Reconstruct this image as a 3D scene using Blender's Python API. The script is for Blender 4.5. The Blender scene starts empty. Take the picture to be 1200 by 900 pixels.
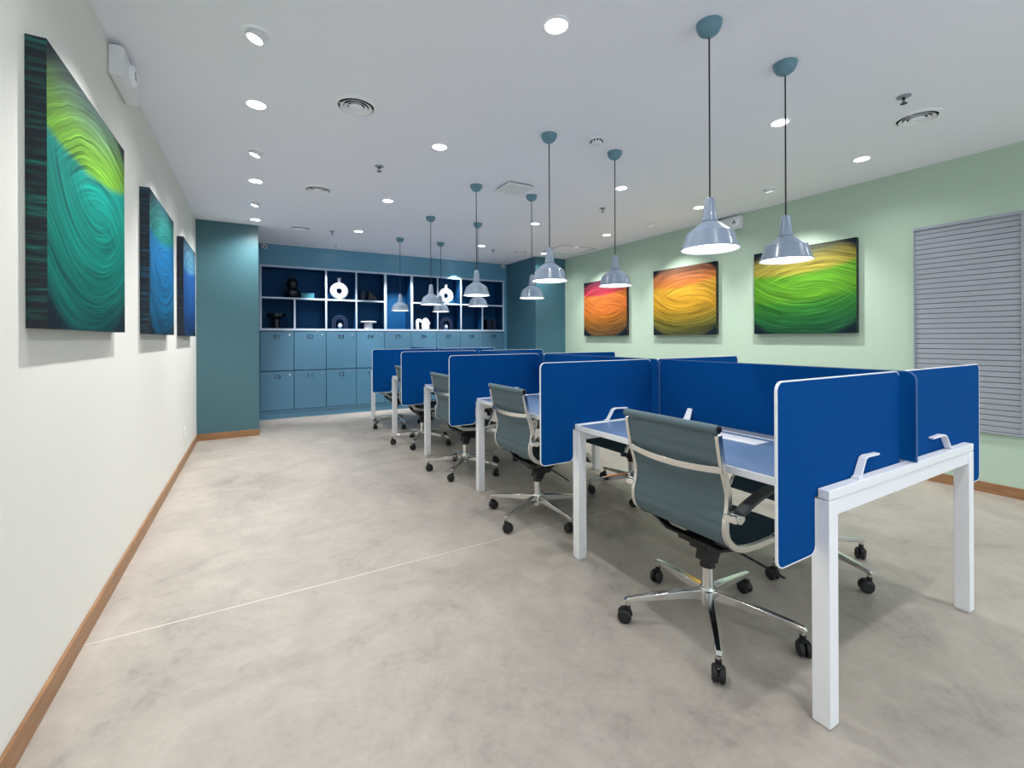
import bpy, math, random
from mathutils import Matrix, Vector

random.seed(7)
SC = bpy.context.scene
COL = SC.collection
R = math.radians

# ------------------------------------------------------------------ camera, light, exposure
cam_d = bpy.data.cameras.new('camera')
cam = bpy.data.objects.new('camera', cam_d)
COL.objects.link(cam)
cam_d.sensor_fit = 'HORIZONTAL'
cam_d.sensor_width = 36.0
cam_d.lens = 527.63 / 1200 * 36.0
cam_d.shift_y = (396.55 - 450.0) / 1200.0
cam_d.clip_start = 0.05
cam.matrix_world = (Matrix.Translation((0, 0, 1.2)) @ Matrix.Rotation(R(-29.758), 4, 'Z')
                    @ Matrix.Rotation(R(90), 4, 'X') @ Matrix.Rotation(R(-0.238), 4, 'Z'))
SC.camera = cam

world = bpy.data.worlds.new('world')
SC.world = world
world.use_nodes = True
world.node_tree.nodes['Background'].inputs[0].default_value = (0.78, 0.88, 1.0, 1)
world.node_tree.nodes['Background'].inputs[1].default_value = 1.6

SC.view_settings.view_transform = 'Standard'
SC.view_settings.look = 'None'
SC.view_settings.gamma = 1.0
SC.view_settings.use_curve_mapping = False
SC.view_settings.exposure = 0.29
SC.cycles.max_bounces = 10
SC.cycles.diffuse_bounces = 6
SC.cycles.glossy_bounces = 5

DOWN_W = 36.0        # watts of a fixed downlight
SPOT_W = 98.0        # watts of an adjustable accent light
LIGHT_RGB = (1.0, 0.99, 0.985)
PENDANT_EMIT = 5.0
LENS_EMIT = 12.0

# ------------------------------------------------------------------ dimensions (metres)
H = 2.628
XL, XR = -0.599, 4.886
YP, YRP = 6.473, 6.60
YB, YBACK = 7.638, 7.96
YREAR = -2.6
PLX, PRX = 0.045, 4.25

# ------------------------------------------------------------------ materials
def lin(c):
    c = c / 255.0
    return c / 12.92 if c <= 0.04045 else ((c + 0.055) / 1.055) ** 2.4

def rgb(r, g, b):
    return (lin(r), lin(g), lin(b), 1.0)

def mat(name, col, rough=0.5, metal=0.0, spec=0.5, coat=0.0, emit=None, emit_s=0.0):
    m = bpy.data.materials.new(name)
    m.use_nodes = True
    b = m.node_tree.nodes['Principled BSDF']
    b.inputs['Base Color'].default_value = rgb(*col)
    b.inputs['Roughness'].default_value = rough
    b.inputs['Metallic'].default_value = metal
    b.inputs['Specular IOR Level'].default_value = spec
    b.inputs['Coat Weight'].default_value = coat
    if emit:
        b.inputs['Emission Color'].default_value = rgb(*emit)
        b.inputs['Emission Strength'].default_value = emit_s
    return m

class NT:
    """small helper for building node trees"""
    def __init__(s, m):
        s.t = m.node_tree
        s.b = s.t.nodes['Principled BSDF']
    def n(s, typ, **kw):
        nd = s.t.nodes.new(typ)
        for k, v in kw.items():
            setattr(nd, k, v)
        return nd
    def set(s, sock, v):
        if isinstance(v, bpy.types.NodeSocket):
            s.t.links.new(v, sock)
        else:
            sock.default_value = v
    def math(s, op, a, b=0.0, c=0.0, clamp=False):
        nd = s.n('ShaderNodeMath', operation=op, use_clamp=clamp)
        s.set(nd.inputs[0], a); s.set(nd.inputs[1], b); s.set(nd.inputs[2], c)
        return nd.outputs[0]
    def mix(s, f, a, b, typ='MIX'):
        nd = s.n('ShaderNodeMix', data_type='RGBA', blend_type=typ)
        s.set(nd.inputs[0], f); s.set(nd.inputs[6], a); s.set(nd.inputs[7], b)
        return nd.outputs[2]
    def noise(s, vec, scale, detail=3.0, rough=0.5, dist=0.0):
        nd = s.n('ShaderNodeTexNoise')
        s.set(nd.inputs['Vector'], vec)
        nd.inputs['Scale'].default_value = scale
        nd.inputs['Detail'].default_value = detail
        nd.inputs['Roughness'].default_value = rough
        nd.inputs['Distortion'].default_value = dist
        return nd.outputs[0]
    def ramp(s, f, stops):
        nd = s.n('ShaderNodeValToRGB')
        cr = nd.color_ramp
        while len(cr.elements) > 1:
            cr.elements.remove(cr.elements[-1])
        cr.elements[0].position, cr.elements[0].color = stops[0]
        for p, c in stops[1:]:
            e = cr.elements.new(p); e.color = c
        s.set(nd.inputs[0], f)
        return nd.outputs[0]
    def obj(s):
        return s.n('ShaderNodeTexCoord').outputs['Object']
    def vec(s, x, y, z):
        nd = s.n('ShaderNodeCombineXYZ')
        s.set(nd.inputs[0], x); s.set(nd.inputs[1], y); s.set(nd.inputs[2], z)
        return nd.outputs[0]
    def sep(s, v):
        nd = s.n('ShaderNodeSeparateXYZ'); s.set(nd.inputs[0], v)
        return nd.outputs
    def color(s, v):
        s.set(s.b.inputs['Base Color'], v)
    def bump(s, h, strength=0.2, dist=0.01):
        nd = s.n('ShaderNodeBump')
        nd.inputs['Strength'].default_value = strength
        nd.inputs['Distance'].default_value = dist
        s.set(nd.inputs['Height'], h)
        s.t.links.new(nd.outputs[0], s.b.inputs['Normal'])

def grain(m, scale, amount, stretch=(1, 1, 1), bump=0.0):
    """mild mottling of a paint or laminate, so that no surface is a flat colour"""
    t = NT(m)
    c = tuple(t.b.inputs['Base Color'].default_value)
    mp = t.n('ShaderNodeMapping')
    mp.inputs['Scale'].default_value = stretch
    t.set(mp.inputs[0], t.obj())
    f = t.noise(mp.outputs[0], scale, 4.0, 0.55)
    lo = tuple(x * (1 - amount) for x in c[:3]) + (1,)
    hi = tuple(min(1, x * (1 + amount)) for x in c[:3]) + (1,)
    t.color(t.mix(f, lo, hi))
    if bump:
        t.bump(f, bump, 0.003)
    return m

M = {}
M['wall_white'] = grain(mat('wallpaper_white', (226, 226, 219), 0.75), 60, 0.03, (1, 1, 0.06), 0.25)
M['wall_green'] = grain(mat('paint_pale_green', (183, 206, 185), 0.7), 8, 0.03)
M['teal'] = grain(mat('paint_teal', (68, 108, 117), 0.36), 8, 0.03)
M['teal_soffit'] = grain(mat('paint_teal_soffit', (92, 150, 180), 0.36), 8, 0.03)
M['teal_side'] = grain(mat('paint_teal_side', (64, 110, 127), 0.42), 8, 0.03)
M['locker'] = grain(mat('laminate_blue_teal', (78, 124, 152), 0.38), 5, 0.03)
M['locker_edge'] = mat('laminate_edge', (186, 204, 224), 0.4)
M['shelf_in'] = grain(mat('laminate_deep_blue', (5, 70, 116), 0.6, spec=0.2), 5, 0.04)
M['ceiling'] = grain(mat('ceiling_paint', (241, 242, 250), 0.8), 5, 0.01)
M['white'] = mat('white_powder_coat', (244, 246, 250), 0.35)
M['white_matte'] = mat('white_plastic', (228, 230, 232), 0.5)
M['ceramic'] = mat('white_ceramic', (240, 240, 240), 0.3)
M['grey_plastic'] = mat('grey_plastic', (150, 158, 164), 0.5)
M['dark_void'] = mat('dark_void', (14, 16, 18), 0.8)
M['black'] = mat('black_plastic', (13, 13, 15), 0.45)
M['tyre'] = mat('black_wheel', (22, 24, 27), 0.55)
M['black_glaze'] = mat('black_glaze', (12, 18, 30), 0.25)
M['navy_glaze'] = mat('navy_glaze', (16, 34, 68), 0.4)
M['chrome'] = mat('chrome', (225, 225, 222), 0.13, 1.0)
M['alu'] = mat('polished_aluminium', (222, 220, 214), 0.26, 1.0)
M['pendant'] = mat('pendant_enamel', (136, 152, 172), 0.28, coat=0.4)
M['canopy'] = mat('canopy_enamel', (100, 140, 156), 0.4)
M['cord'] = mat('black_cord', (24, 26, 34), 0.6)
M['lamp'] = mat('lamp_glow', (255, 255, 255), 0.5, emit=(255, 253, 248), emit_s=PENDANT_EMIT)
M['lens'] = mat('lens_glow', (255, 255, 255), 0.5, emit=(255, 253, 249), emit_s=LENS_EMIT)
M['ink'] = mat('number_ink', (14, 26, 36), 0.6)
M['teal_box'] = mat('teal_card', (60, 140, 160), 0.6)
M['desk_blue'] = grain(mat('desk_top_blue', (104, 130, 165), 0.32), 3, 0.05, (1, 6, 1))

def m_floor():
    m = mat('concrete_vinyl', (196, 191, 185), 0.42)
    t = NT(m)
    o = t.obj()
    a = t.noise(o, 1.3, 9.0, 0.68, 0.9)
    b = t.noise(o, 7.0, 7.0, 0.68, 0.6)
    c = t.noise(o, 40.0, 3.0, 0.6)
    f = t.math('ADD', t.math('MULTIPLY', a, 0.55), t.math('ADD', t.math('MULTIPLY', b, 0.33), t.math('MULTIPLY', c, 0.12)))
    col = t.ramp(f, [(0.34, rgb(137, 130, 123)), (0.45, rgb(163, 155, 146)), (0.54, rgb(174, 166, 156)), (0.66, rgb(188, 180, 170))])
    y = t.sep(o)[1]
    seam = t.math('LESS_THAN', t.math('ABSOLUTE', t.math('SUBTRACT', y, 2.375)), 0.004)
    t.color(t.mix(seam, col, rgb(206, 199, 188)))
    t.set(t.b.inputs['Roughness'], t.math('ADD', t.math('MULTIPLY', b, 0.2), 0.34))
    t.bump(c, 0.05, 0.002)
    return m
M['floor'] = m_floor()

def m_wood():
    m = mat('baseboard_wood', (172, 122, 78), 0.45)
    t = NT(m)
    mp = t.n('ShaderNodeMapping'); mp.inputs['Scale'].default_value = (1.2, 1.2, 30)
    t.set(mp.inputs[0], t.obj())
    f = t.noise(mp.outputs[0], 4.0, 5.0, 0.6, 0.4)
    t.color(t.ramp(f, [(0.3, rgb(130, 92, 58)), (0.7, rgb(170, 126, 86))]))
    return m
M['wood'] = m_wood()

def m_fabric(name, c1, c2, scale, rough=0.85):
    m = mat(name, c1, rough, spec=0.08)
    t = NT(m)
    o = t.obj()
    f = t.noise(o, scale, 2.0, 0.5)
    t.color(t.mix(f, rgb(*c1), rgb(*c2)))
    t.bump(f, 0.15, 0.001)
    return m
M['screen'] = m_fabric('royal_blue_felt', (0, 66, 130), (1, 74, 142), 260, 0.95)
M['screen_edge'] = mat('blue_edge', (66, 100, 150), 0.6)
M['mesh'] = m_fabric('grey_green_mesh', (86, 104, 112), (110, 127, 134), 420, 0.6)
M['mesh_seat_shaded'] = m_fabric('shaded_mesh', (40, 62, 72), (58, 80, 88), 420, 0.6)  # same mesh as the backrest, darkened to paint in the shade on the seat
M['pad'] = mat('arm_pad', (58, 62, 64), 0.5)

def m_paint(name, stops, seed, low=0.42, high=-0.55):
    """brushed rings: two colour fields and fine arcs about the middle of the canvas"""
    m = mat(name, (128, 128, 128), 0.6, spec=0.12)
    t = NT(m)
    x, y, z = t.sep(t.obj())
    u = t.math('MULTIPLY', x, 1 / 0.475)
    v = t.math('MULTIPLY', z, 1 / 0.444)
    wob = t.noise(t.vec(u, v, seed), 1.6, 2.0)
    v2 = t.math('ADD', v, -0.04)
    r0 = t.math('SQRT', t.math('ADD', t.math('MULTIPLY', t.math('MULTIPLY', u, u), 0.72), t.math('MULTIPLY', v2, v2)))
    r = t.math('ADD', r0, t.math('MULTIPLY', t.math('SUBTRACT', wob, 0.5), 0.12))
    # arcs: domes in the upper half, bowls in the lower half
    def ring(cu, cv, k):
        a = t.math('MULTIPLY', t.math('ADD', u, -cu), 0.86)
        b = t.math('ADD', v, -cv)
        q = t.math('SQRT', t.math('ADD', t.math('MULTIPLY', a, a), t.math('MULTIPLY', b, b)))
        q = t.math('ADD', q, t.math('MULTIPLY', t.math('SUBTRACT', wob, 0.5), 0.10))
        n1 = t.noise(t.vec(t.math('MULTIPLY', q, 30.0), t.math('MULTIPLY', u, 0.9), seed + k), 1.0, 2.0, 0.6)
        n2 = t.noise(t.vec(t.math('MULTIPLY', q, 95.0), t.math('MULTIPLY', u, 1.4), seed + 3 + k), 1.0, 1.0)
        return t.math('ADD', t.math('MULTIPLY', n1, 0.58), t.math('MULTIPLY', n2, 0.42))
    sel = t.n('ShaderNodeMapRange', interpolation_type='SMOOTHSTEP')
    t.set(sel.inputs[0], t.math('ADD', v, t.math('MULTIPLY', u, 0.25)))
    sel.inputs[1].default_value = -0.1; sel.inputs[2].default_value = 0.25
    lo_s, hi_s = ring(0.05, low, 0.0), ring(0.2, high, 11.0)
    st = t.math('ADD', t.math('MULTIPLY', hi_s, sel.outputs[0]), t.math('MULTIPLY', lo_s, t.math('SUBTRACT', 1.0, sel.outputs[0])))
    bow = t.math('MULTIPLY', t.math('MULTIPLY', u, u), 0.05)
    tilt = t.math('MULTIPLY', u, -0.03)
    h = t.math('ADD', t.math('MULTIPLY', v, 0.5), 0.5)
    tt = t.math('ADD', t.math('SUBTRACT', h, bow), t.math('ADD', tilt, t.math('MULTIPLY', t.math('SUBTRACT', st, 0.5), 0.05)))
    base = t.ramp(tt, [(p, rgb(*c)) for p, c in stops])
    gain = t.ramp(st, [(0.36, (0.22, 0.22, 0.24, 1)), (0.45, (0.5, 0.5, 0.5, 1)), (0.55, (0.66, 0.66, 0.66, 1)), (0.68, (1.1, 1.1, 1.0, 1))])
    col = t.mix(1.0, base, gain, 'MULTIPLY')
    edge = t.n('ShaderNodeMapRange', interpolation_type='SMOOTHSTEP')
    t.set(edge.inputs[0], r); edge.inputs[1].default_value = 1.08; edge.inputs[2].default_value = 1.22
    t.color(t.mix(edge.outputs[0], col, rgb(14, 30, 40)))
    return m

def m_side(name, c):
    m = mat(name, c, 0.6)
    t = NT(m)
    x, y, z = t.sep(t.obj())
    f = t.noise(t.vec(t.math('MULTIPLY', x, 3), t.math('MULTIPLY', y, 6), t.math('MULTIPLY', z, 70)), 1.0, 2.0)
    dark = rgb(8, 22, 34)
    lite = tuple(min(1, q * 1.9) for q in rgb(*c)[:3]) + (1,)
    t.color(t.ramp(f, [(0.46, dark), (0.62, rgb(*(0.75 * q for q in c))), (0.76, lite)]))
    return m

# ------------------------------------------------------------------ mesh builder
class MB:
    def __init__(s):
        s.v, s.f, s.m = [], [], []
        s.x = Matrix.Identity(4)
    def add(s, vs, fs, mi=0):
        k = len(s.v)
        s.v += [tuple(s.x @ Vector(p)) for p in vs]
        s.f += [tuple(i + k for i in f) for f in fs]
        s.m += [mi] * len(fs)
        return s
    def box(s, x0, x1, y0, y1, z0, z1, mi=0):
        vs = [(x, y, z) for z in (z0, z1) for y in (y0, y1) for x in (x0, x1)]
        return s.add(vs, [(0, 2, 3, 1), (4, 5, 7, 6), (0, 1, 5, 4), (2, 6, 7, 3), (0, 4, 6, 2), (1, 3, 7, 5)], mi)
    def lathe(s, prof, n=32, mi=0, cap0=True, cap1=True, mis=None, o=(0, 0, 0)):
        vs, fs = [], []
        L = len(prof)
        for r, z in prof:
            for k in range(n):
                a = 2 * math.pi * k / n
                vs.append((o[0] + r * math.cos(a), o[1] + r * math.sin(a), o[2] + z))
        k0 = len(s.v)
        s.v += [tuple(s.x @ Vector(p)) for p in vs]
        for i in range(L - 1):
            for k in range(n):
                a, b = i * n + k, i * n + (k + 1) % n
                s.f.append((k0 + a, k0 + b, k0 + b + n, k0 + a + n))
                s.m.append(mis[i] if mis else mi)
        if cap0 and prof[0][0] > 1e-6:
            s.f.append(tuple(k0 + k for k in reversed(range(n)))); s.m.append(mis[0] if mis else mi)
        if cap1 and prof[-1][0] > 1e-6:
            s.f.append(tuple(k0 + (L - 1) * n + k for k in range(n))); s.m.append(mis[-1] if mis else mi)
        return s
    def cyl(s, p0, p1, r0, r1=None, n=16, mi=0):
        r1 = r0 if r1 is None else r1
        p0, p1 = Vector(p0), Vector(p1)
        d = (p1 - p0).normalized()
        a = d.orthogonal().normalized(); b = d.cross(a)
        vs = []
        for p, r in ((p0, r0), (p1, r1)):
            for k in range(n):
                t = 2 * math.pi * k / n
                vs.append(p + a * (r * math.cos(t)) + b * (r * math.sin(t)))
        fs = [(k, (k + 1) % n, n + (k + 1) % n, n + k) for k in range(n)]
        fs += [tuple(reversed(range(n))), tuple(range(n, 2 * n))]
        return s.add(vs, fs, mi)
    def tube(s, pts, r, n=10, mi=0):
        pts = [Vector(p) for p in pts]
        rings = []
        for i, p in enumerate(pts):
            d = (pts[min(i + 1, len(pts) - 1)] - pts[max(i - 1, 0)]).normalized()
            up = Vector((0, 0, 1)) if abs(d.z) < 0.95 else Vector((1, 0, 0))
            a = d.cross(up).normalized(); b = d.cross(a)
            rings.append([p + a * (r * math.cos(2 * math.pi * k / n)) + b * (r * math.sin(2 * math.pi * k / n)) for k in range(n)])
        vs = [q for g in rings for q in g]
        fs = []
        for i in range(len(pts) - 1):
            for k in range(n):
                fs.append((i * n + k, i * n + (k + 1) % n, (i + 1) * n + (k + 1) % n, (i + 1) * n + k))
        fs += [tuple(reversed(range(n))), tuple((len(pts) - 1) * n + k for k in range(n))]
        return s.add(vs, fs, mi)
    def strap(s, pts, side, w, th, mi=0):
        """flat bar along pts: half width w along the fixed direction side, half thickness th across it"""
        pts = [Vector(p) for p in pts]
        side = Vector(side).normalized()
        vs = []
        for i, p in enumerate(pts):
            d = (pts[min(i + 1, len(pts) - 1)] - pts[max(i - 1, 0)]).normalized()
            nn = side.cross(d).normalized()
            ww = w[i] if isinstance(w, (list, tuple)) else w
            tt = th[i] if isinstance(th, (list, tuple)) else th
            vs += [p + side * ww + nn * tt, p - side * ww + nn * tt, p - side * ww - nn * tt, p + side * ww - nn * tt]
        fs = []
        for i in range(len(pts) - 1):
            a = 4 * i
            for k in range(4):
                fs.append((a + k, a + (k + 1) % 4, a + 4 + (k + 1) % 4, a + 4 + k))
        e = 4 * (len(pts) - 1)
        fs += [(3, 2, 1, 0), (e, e + 1, e + 2, e + 3)]
        return s.add(vs, fs, mi)
    def prism(s, poly, axis, a0, a1, mi=0, mi_side=None):
        """polygon extruded: axis 'y' means poly is (x,z) and runs from y=a0 to y=a1; 'x' means poly is (y,z)"""
        n = len(poly)
        P = (lambda p, a: (p[0], a, p[1])) if axis == 'y' else (lambda p, a: (a, p[0], p[1]))
        vs = [P(p, a0) for p in poly] + [P(p, a1) for p in poly]
        s.add(vs, [tuple(range(n)), tuple(reversed(range(n, 2 * n)))], mi)
        k = len(s.v) - 2 * n
        for i in range(n):
            s.f.append((k + i, k + n + i, k + n + (i + 1) % n, k + (i + 1) % n))
            s.m.append(mi if mi_side is None else mi_side)
        return s
    def build(s, name, mats, parent=None, smooth=True, bevel=0.0, seg=2):
        me = bpy.data.meshes.new(name)
        me.from_pydata(s.v, [], s.f)
        for m in (mats if isinstance(mats, (list, tuple)) else [mats]):
            me.materials.append(m)
        me.polygons.foreach_set('material_index', s.m)
        import bmesh
        bm = bmesh.new(); bm.from_mesh(me)
        bmesh.ops.recalc_face_normals(bm, faces=bm.faces)
        bm.to_mesh(me); bm.free()
        if smooth:
            me.polygons.foreach_set('use_smooth', [True] * len(me.polygons))
            me.set_sharp_from_angle(angle=R(30))
        me.update()
        o = bpy.data.objects.new(name, me)
        COL.objects.link(o)
        if parent:
            o.parent = parent
        if bevel:
            b = o.modifiers.new('bevel', 'BEVEL')
            b.width = bevel; b.segments = seg; b.limit_method = 'ANGLE'; b.angle_limit = R(40)
            b.harden_normals = False
        return o

def tag(o, label=None, cat=None, group=None, kind=None):
    if label: o['label'] = label
    if cat: o['category'] = cat
    if group: o['group'] = group
    if kind: o['kind'] = kind
    return o

def thing(name, loc, label, cat, group=None, rz=0.0):
    o = bpy.data.objects.new(name, None)
    COL.objects.link(o)
    o.empty_display_size = 0.1
    o.location = loc
    o.rotation_euler = (0, 0, rz)
    return tag(o, label, cat, group)

def dup(root, loc, rz, label):
    """a copy of a thing with copies of its parts and sub-parts"""
    def rec(o, parent):
        c = o.copy()
        COL.objects.link(c)
        c.parent = parent
        for ch in KIDS.get(o.name, []):
            k = rec(bpy.data.objects[ch], c)
            KIDS.setdefault(c.name, []).append(k.name)
        return c
    r = rec(root, None)
    r.location = loc
    r.rotation_euler = (0, 0, rz)
    r['label'] = label
    return r

KIDS = {}
def index_kids():
    KIDS.clear()
    for o in bpy.data.objects:
        if o.parent:
            KIDS.setdefault(o.parent.name, []).append(o.name)

def struct(name, mb, m, **kw):
    return tag(mb.build(name, m, **kw), kind='structure')

def arc(cx, cz, r, a0, a1, n=6):
    return [(cx + r * math.cos(R(a0 + (a1 - a0) * i / n)), cz + r * math.sin(R(a0 + (a1 - a0) * i / n))) for i in range(n + 1)]

def spline(pts, n):
    """Catmull-Rom through pts, n points per span"""
    P = [Vector(p) for p in pts]
    P = [2 * P[0] - P[1]] + P + [2 * P[-1] - P[-2]]
    out = []
    for i in range(1, len(P) - 2):
        for k in range(n):
            t = k / n
            a, b, c, d = P[i - 1:i + 3]
            out.append(0.5 * (2 * b + (c - a) * t + (2 * a - 5 * b + 4 * c - d) * t * t + (3 * b - a - 3 * c + d) * t ** 3))
    out.append(P[-2])
    return out

ORD = ['first', 'second', 'third', 'fourth', 'fifth', 'sixth', 'seventh', 'eighth', 'ninth']

# ------------------------------------------------------------------ the room
W = 0.12
struct('floor', MB().box(XL - W, XR + W, YREAR - W, YBACK + W, -0.1, 0), M['floor'], smooth=False)
struct('ceiling', MB().box(XL - W, XR + W, YREAR - W, YBACK + W, H, H + 0.1), M['ceiling'], smooth=False)
struct('wall_left', MB().box(XL - W, XL, YREAR - W, YBACK + W, 0, H), M['wall_white'], smooth=False)
struct('wall_right', MB().box(XR, XR + W, YREAR - W, YBACK + W, 0, H), M['wall_green'], smooth=False)
wr = MB().box(XL, -0.2, YREAR - W, YREAR, 0, H).box(4.5, XR, YREAR - W, YREAR, 0, H)
wr.box(-0.2, 4.5, YREAR - W, YREAR, 2.45, H).box(-0.2, 4.5, YREAR - W, YREAR, 0, 0.12)  # opening added behind the camera so cool world light fills the room
struct('wall_rear', wr, M['wall_white'], smooth=False)
wf = MB()
for k in range(5):
    wx = -0.2 + 4.65 * k / 4
    wf.box(wx, wx + 0.05, YREAR - 0.09, YREAR - 0.04, 0.12, 2.45)
wf.box(-0.2, 4.5, YREAR - 0.09, YREAR - 0.04, 0.12, 0.17).box(-0.2, 4.5, YREAR - 0.09, YREAR - 0.04, 2.4, 2.45)
struct('added_fill_window', wf, M['white_matte'], smooth=False)  # unseen window frame, added with its opening to brighten the ceiling
struct('wall_pillar_left', MB().box(XL, PLX, YP, YBACK, 0, H), M['teal'], smooth=False)
struct('wall_pillar_right', MB().box(PRX, XR, YRP, YBACK, 0, H), M['teal_side'], smooth=False)
wb = MB().box(PLX, PRX, YBACK, YBACK + W, 0, H)
wb.box(PLX, PRX, YB, YBACK, 2.318, H)
wb.box(PLX, 0.062, YB, YBACK, 0, 2.318).box(4.196, PRX, YB, YBACK, 0, 2.318)
struct('wall_back', wb, M['teal_soffit'], smooth=False)
struct('baseboard_left', MB().box(XL, XL + 0.012, YREAR, YP - 0.012, 0, 0.08), M['wood'], bevel=0.002)
struct('baseboard_pillar', MB().box(XL, PLX + 0.004, YP - 0.012, YP, 0, 0.08), M['wood'], bevel=0.002)
struct('baseboard_right', MB().box(XR - 0.012, XR, YREAR, YRP, 0, 0.08), M['wood'], bevel=0.002)
struct('baseboard_back', MB().box(0.062, 4.196, YB + 0.012, YBACK, 0, 0.1), M['locker'], smooth=False)

# ------------------------------------------------------------------ ceiling lights
def beam(parent, loc, watts, size, blend, direction=(0, 0, -1), radius=0.04):
    ld = bpy.data.lights.new('lamp_beam', 'SPOT')
    ld.energy = watts; ld.spot_size = R(size); ld.spot_blend = blend
    ld.shadow_soft_size = radius; ld.color = LIGHT_RGB
    o = bpy.data.objects.new('lamp_beam', ld)
    COL.objects.link(o)
    o.parent = parent
    o.location = loc
    o.rotation_euler = Vector(direction).to_track_quat('-Z', 'Y').to_euler()
    return o

def downlight(x, y, label):
    t = thing('ceiling_downlight', (x, y, H), label, 'ceiling light', 'round downlights set in the white ceiling')
    MB().lathe([(0.05, -0.001), (0.052, -0.006), (0.066, -0.005), (0.068, 0.0)], 40, cap0=False, cap1=False).build('trim_ring', M['white'], t)
    MB().lathe([(0.0, -0.0035), (0.051, -0.0035)], 32, cap1=False).build('lens', M['lens'], t)
    beam(t, (0, 0, -0.02), DOWN_W * (1.5 if y > 5.5 else 1.2 if y > 4 else 1.0) * (1.1 if x < 0.5 and y > 5.5 else 0.5 if x < 0.5 else 0.65 if x > 4 else 1.0), 150, 1.0)

def accent(x, y, aim, label):
    """adjustable light tilted towards a wall"""
    t = thing('accent_spotlight', (x, y, H), label, 'spotlight', 'tilted accent lights along the walls')
    MB().lathe([(0.05, -0.001), (0.052, -0.006), (0.062, -0.005), (0.064, 0.0)], 36, cap0=False, cap1=False).build('trim_ring', M['white'], t)
    d = Vector((aim[0], aim[1], -1)).normalized()
    hd = MB(); hd.x = d.to_track_quat('-Z', 'Y').to_matrix().to_4x4()
    hd.lathe([(0.036, 0.012), (0.038, -0.03), (0.034, -0.03), (0.034, -0.02)], 28, cap1=False)
    h = hd.build('lamp_head', M['white_matte'], t)
    ln = MB(); ln.x = hd.x
    ln.lathe([(0.0, -0.024), (0.034, -0.024)], 28, cap1=False)
    ln.build('lens', M['lens'], h)
    beam(t, d * 0.045, SPOT_W * (1.5 if aim[1] else 1.0), 62 if aim[1] else 94, 0.7 if aim[1] else 1.0, d, 0.022)

rows = [(0.014, [6.16, 4.66, 3.14, 1.62, 0.1, -1.4], 'along the white wall'),
        (1.2, [6.18, 4.67, 3.17, 1.68, 0.18, -1.35], 'over the open aisle'),
        (3.035, [6.24, 4.72, 3.2, 1.71, 0.2, -1.35], 'behind the pendant lamps'),
        (4.23, [6.3, 4.75, 3.265, 1.74, 0.22, -1.35], 'along the green wall')]
for x, ys, where in rows:
    for i, y in enumerate(ys):
        downlight(x, y, 'round white downlight in the ceiling %s, %s from the lockers' % (where, ORD[i]))
for i, y in enumerate([5.42, 3.94, 2.415]):
    accent(0.014, y, (-0.3, 0), 'tilted accent light in the ceiling near the white wall, %s from the lockers' % ORD[i])
for i, y in enumerate([5.55, 4.02, 2.53]):
    accent(4.3, y, (0.3, 0), 'tilted accent light in the ceiling near the green wall, %s from the lockers' % ORD[i])

for x, y, n in ((1.1, 7.215, '03'), (2.163, 7.265, '05'), (3.165, 7.34, '07')):
    accent(x, y, (0, 0.36), 'tilted accent light in the ceiling in front of the shelves above locker %s' % n)

# ------------------------------------------------------------------ desks
DX0, DX1, DC = 1.515, 2.735, 2.125
NB = 5
DY = [0.71, 1.93, 3.18, 4.43, 5.68, 6.92]      # desk joints along the row
OVER = [0.823, 0.832, 0.840, 0.852, 0.858]     # reach of each end divider past the spine
ZT = 0.728
def bay(i):      # i = 0 is the bay by the camera, the fifth from the lockers
    return ORD[NB - 1 - i]

def make_desk(i):
    y0, y1 = DY[i], DY[i + 1]
    t = thing('bench_desk', (DC, (y0 + y1) / 2, 0),
              'double-sided office desk with blue tops and white legs, %s from the lockers' % bay(i), 'desk',
              'bench desks in one long row')
    ox, oy = DC, (y0 + y1) / 2
    last = i == NB - 1
    ye = y1 if last else y1
    for sgn in (-1, 1):
        xo, xi = sgn * 0.61, sgn * 0.062
        a, b = min(xo, xi), max(xo, xi)
        top = MB().box(a, b, y0 - oy + 0.046, y1 - oy - (0.034 if last else 0.001), 0.700, ZT)
        o = top.build('tabletop', [M['white'], M['desk_blue']], t, bevel=0.0015)
        inl = MB().box(a + 0.003, b - 0.003, y0 - oy + 0.048, y1 - oy - (0.036 if last else 0.003), ZT, ZT + 0.0008)
        inl.build('top_surface', M['desk_blue'], o, smooth=False)
        f = MB().box(sgn * 0.18 - 0.052, sgn * 0.18 + 0.052, -0.14, 0.14, ZT + 0.0009, ZT + 0.004)
        f.build('cable_flap', M['white'], o, bevel=0.001)
        r = MB().box(min(sgn * 0.075, sgn * 0.066), max(sgn * 0.075, sgn * 0.066), y0 - oy + 0.05, y1 - oy - 0.036, ZT - 0.002, ZT + 0.003)
        r.build('rear_edge_strip', M['white'], o)
    ends = [y0 - oy] + ([y1 - oy - 0.052] if last else [])
    for k, ya in enumerate(ends):
        for sgn in (-1, 1):
            xo, xi = sgn * 0.61, sgn * 0.558
            lg = MB().box(min(xo, xi), max(xo, xi), ya, ya + 0.052, 0.004, 0.698)
            l = lg.build('leg', M['white'], t, bevel=0.002)
            MB().box(min(xo, xi) + 0.004, max(xo, xi) - 0.004, ya + 0.004, ya + 0.048, 0, 0.004).build('foot_cap', M['white_matte'], l)
        MB().box(-0.557, 0.557, ya + 0.004, ya + 0.048, 0.648, 0.698).build('cross_beam', M['white'], t, bevel=0.002)
        e = ya if k == 0 else ya + 0.052 - 0.033
        MB().box(-0.61, 0.61, e, e + 0.033, 0.701, ZT + 0.003).build('end_trim', M['white'], t, bevel=0.002)
    MB().box(-0.06, 0.06, y0 - oy + 0.06, y1 - oy - 0.02, 0.668, 0.672).build('cable_tray', M['grey_plastic'], t)
for i in range(NB):
    make_desk(i)

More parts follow.
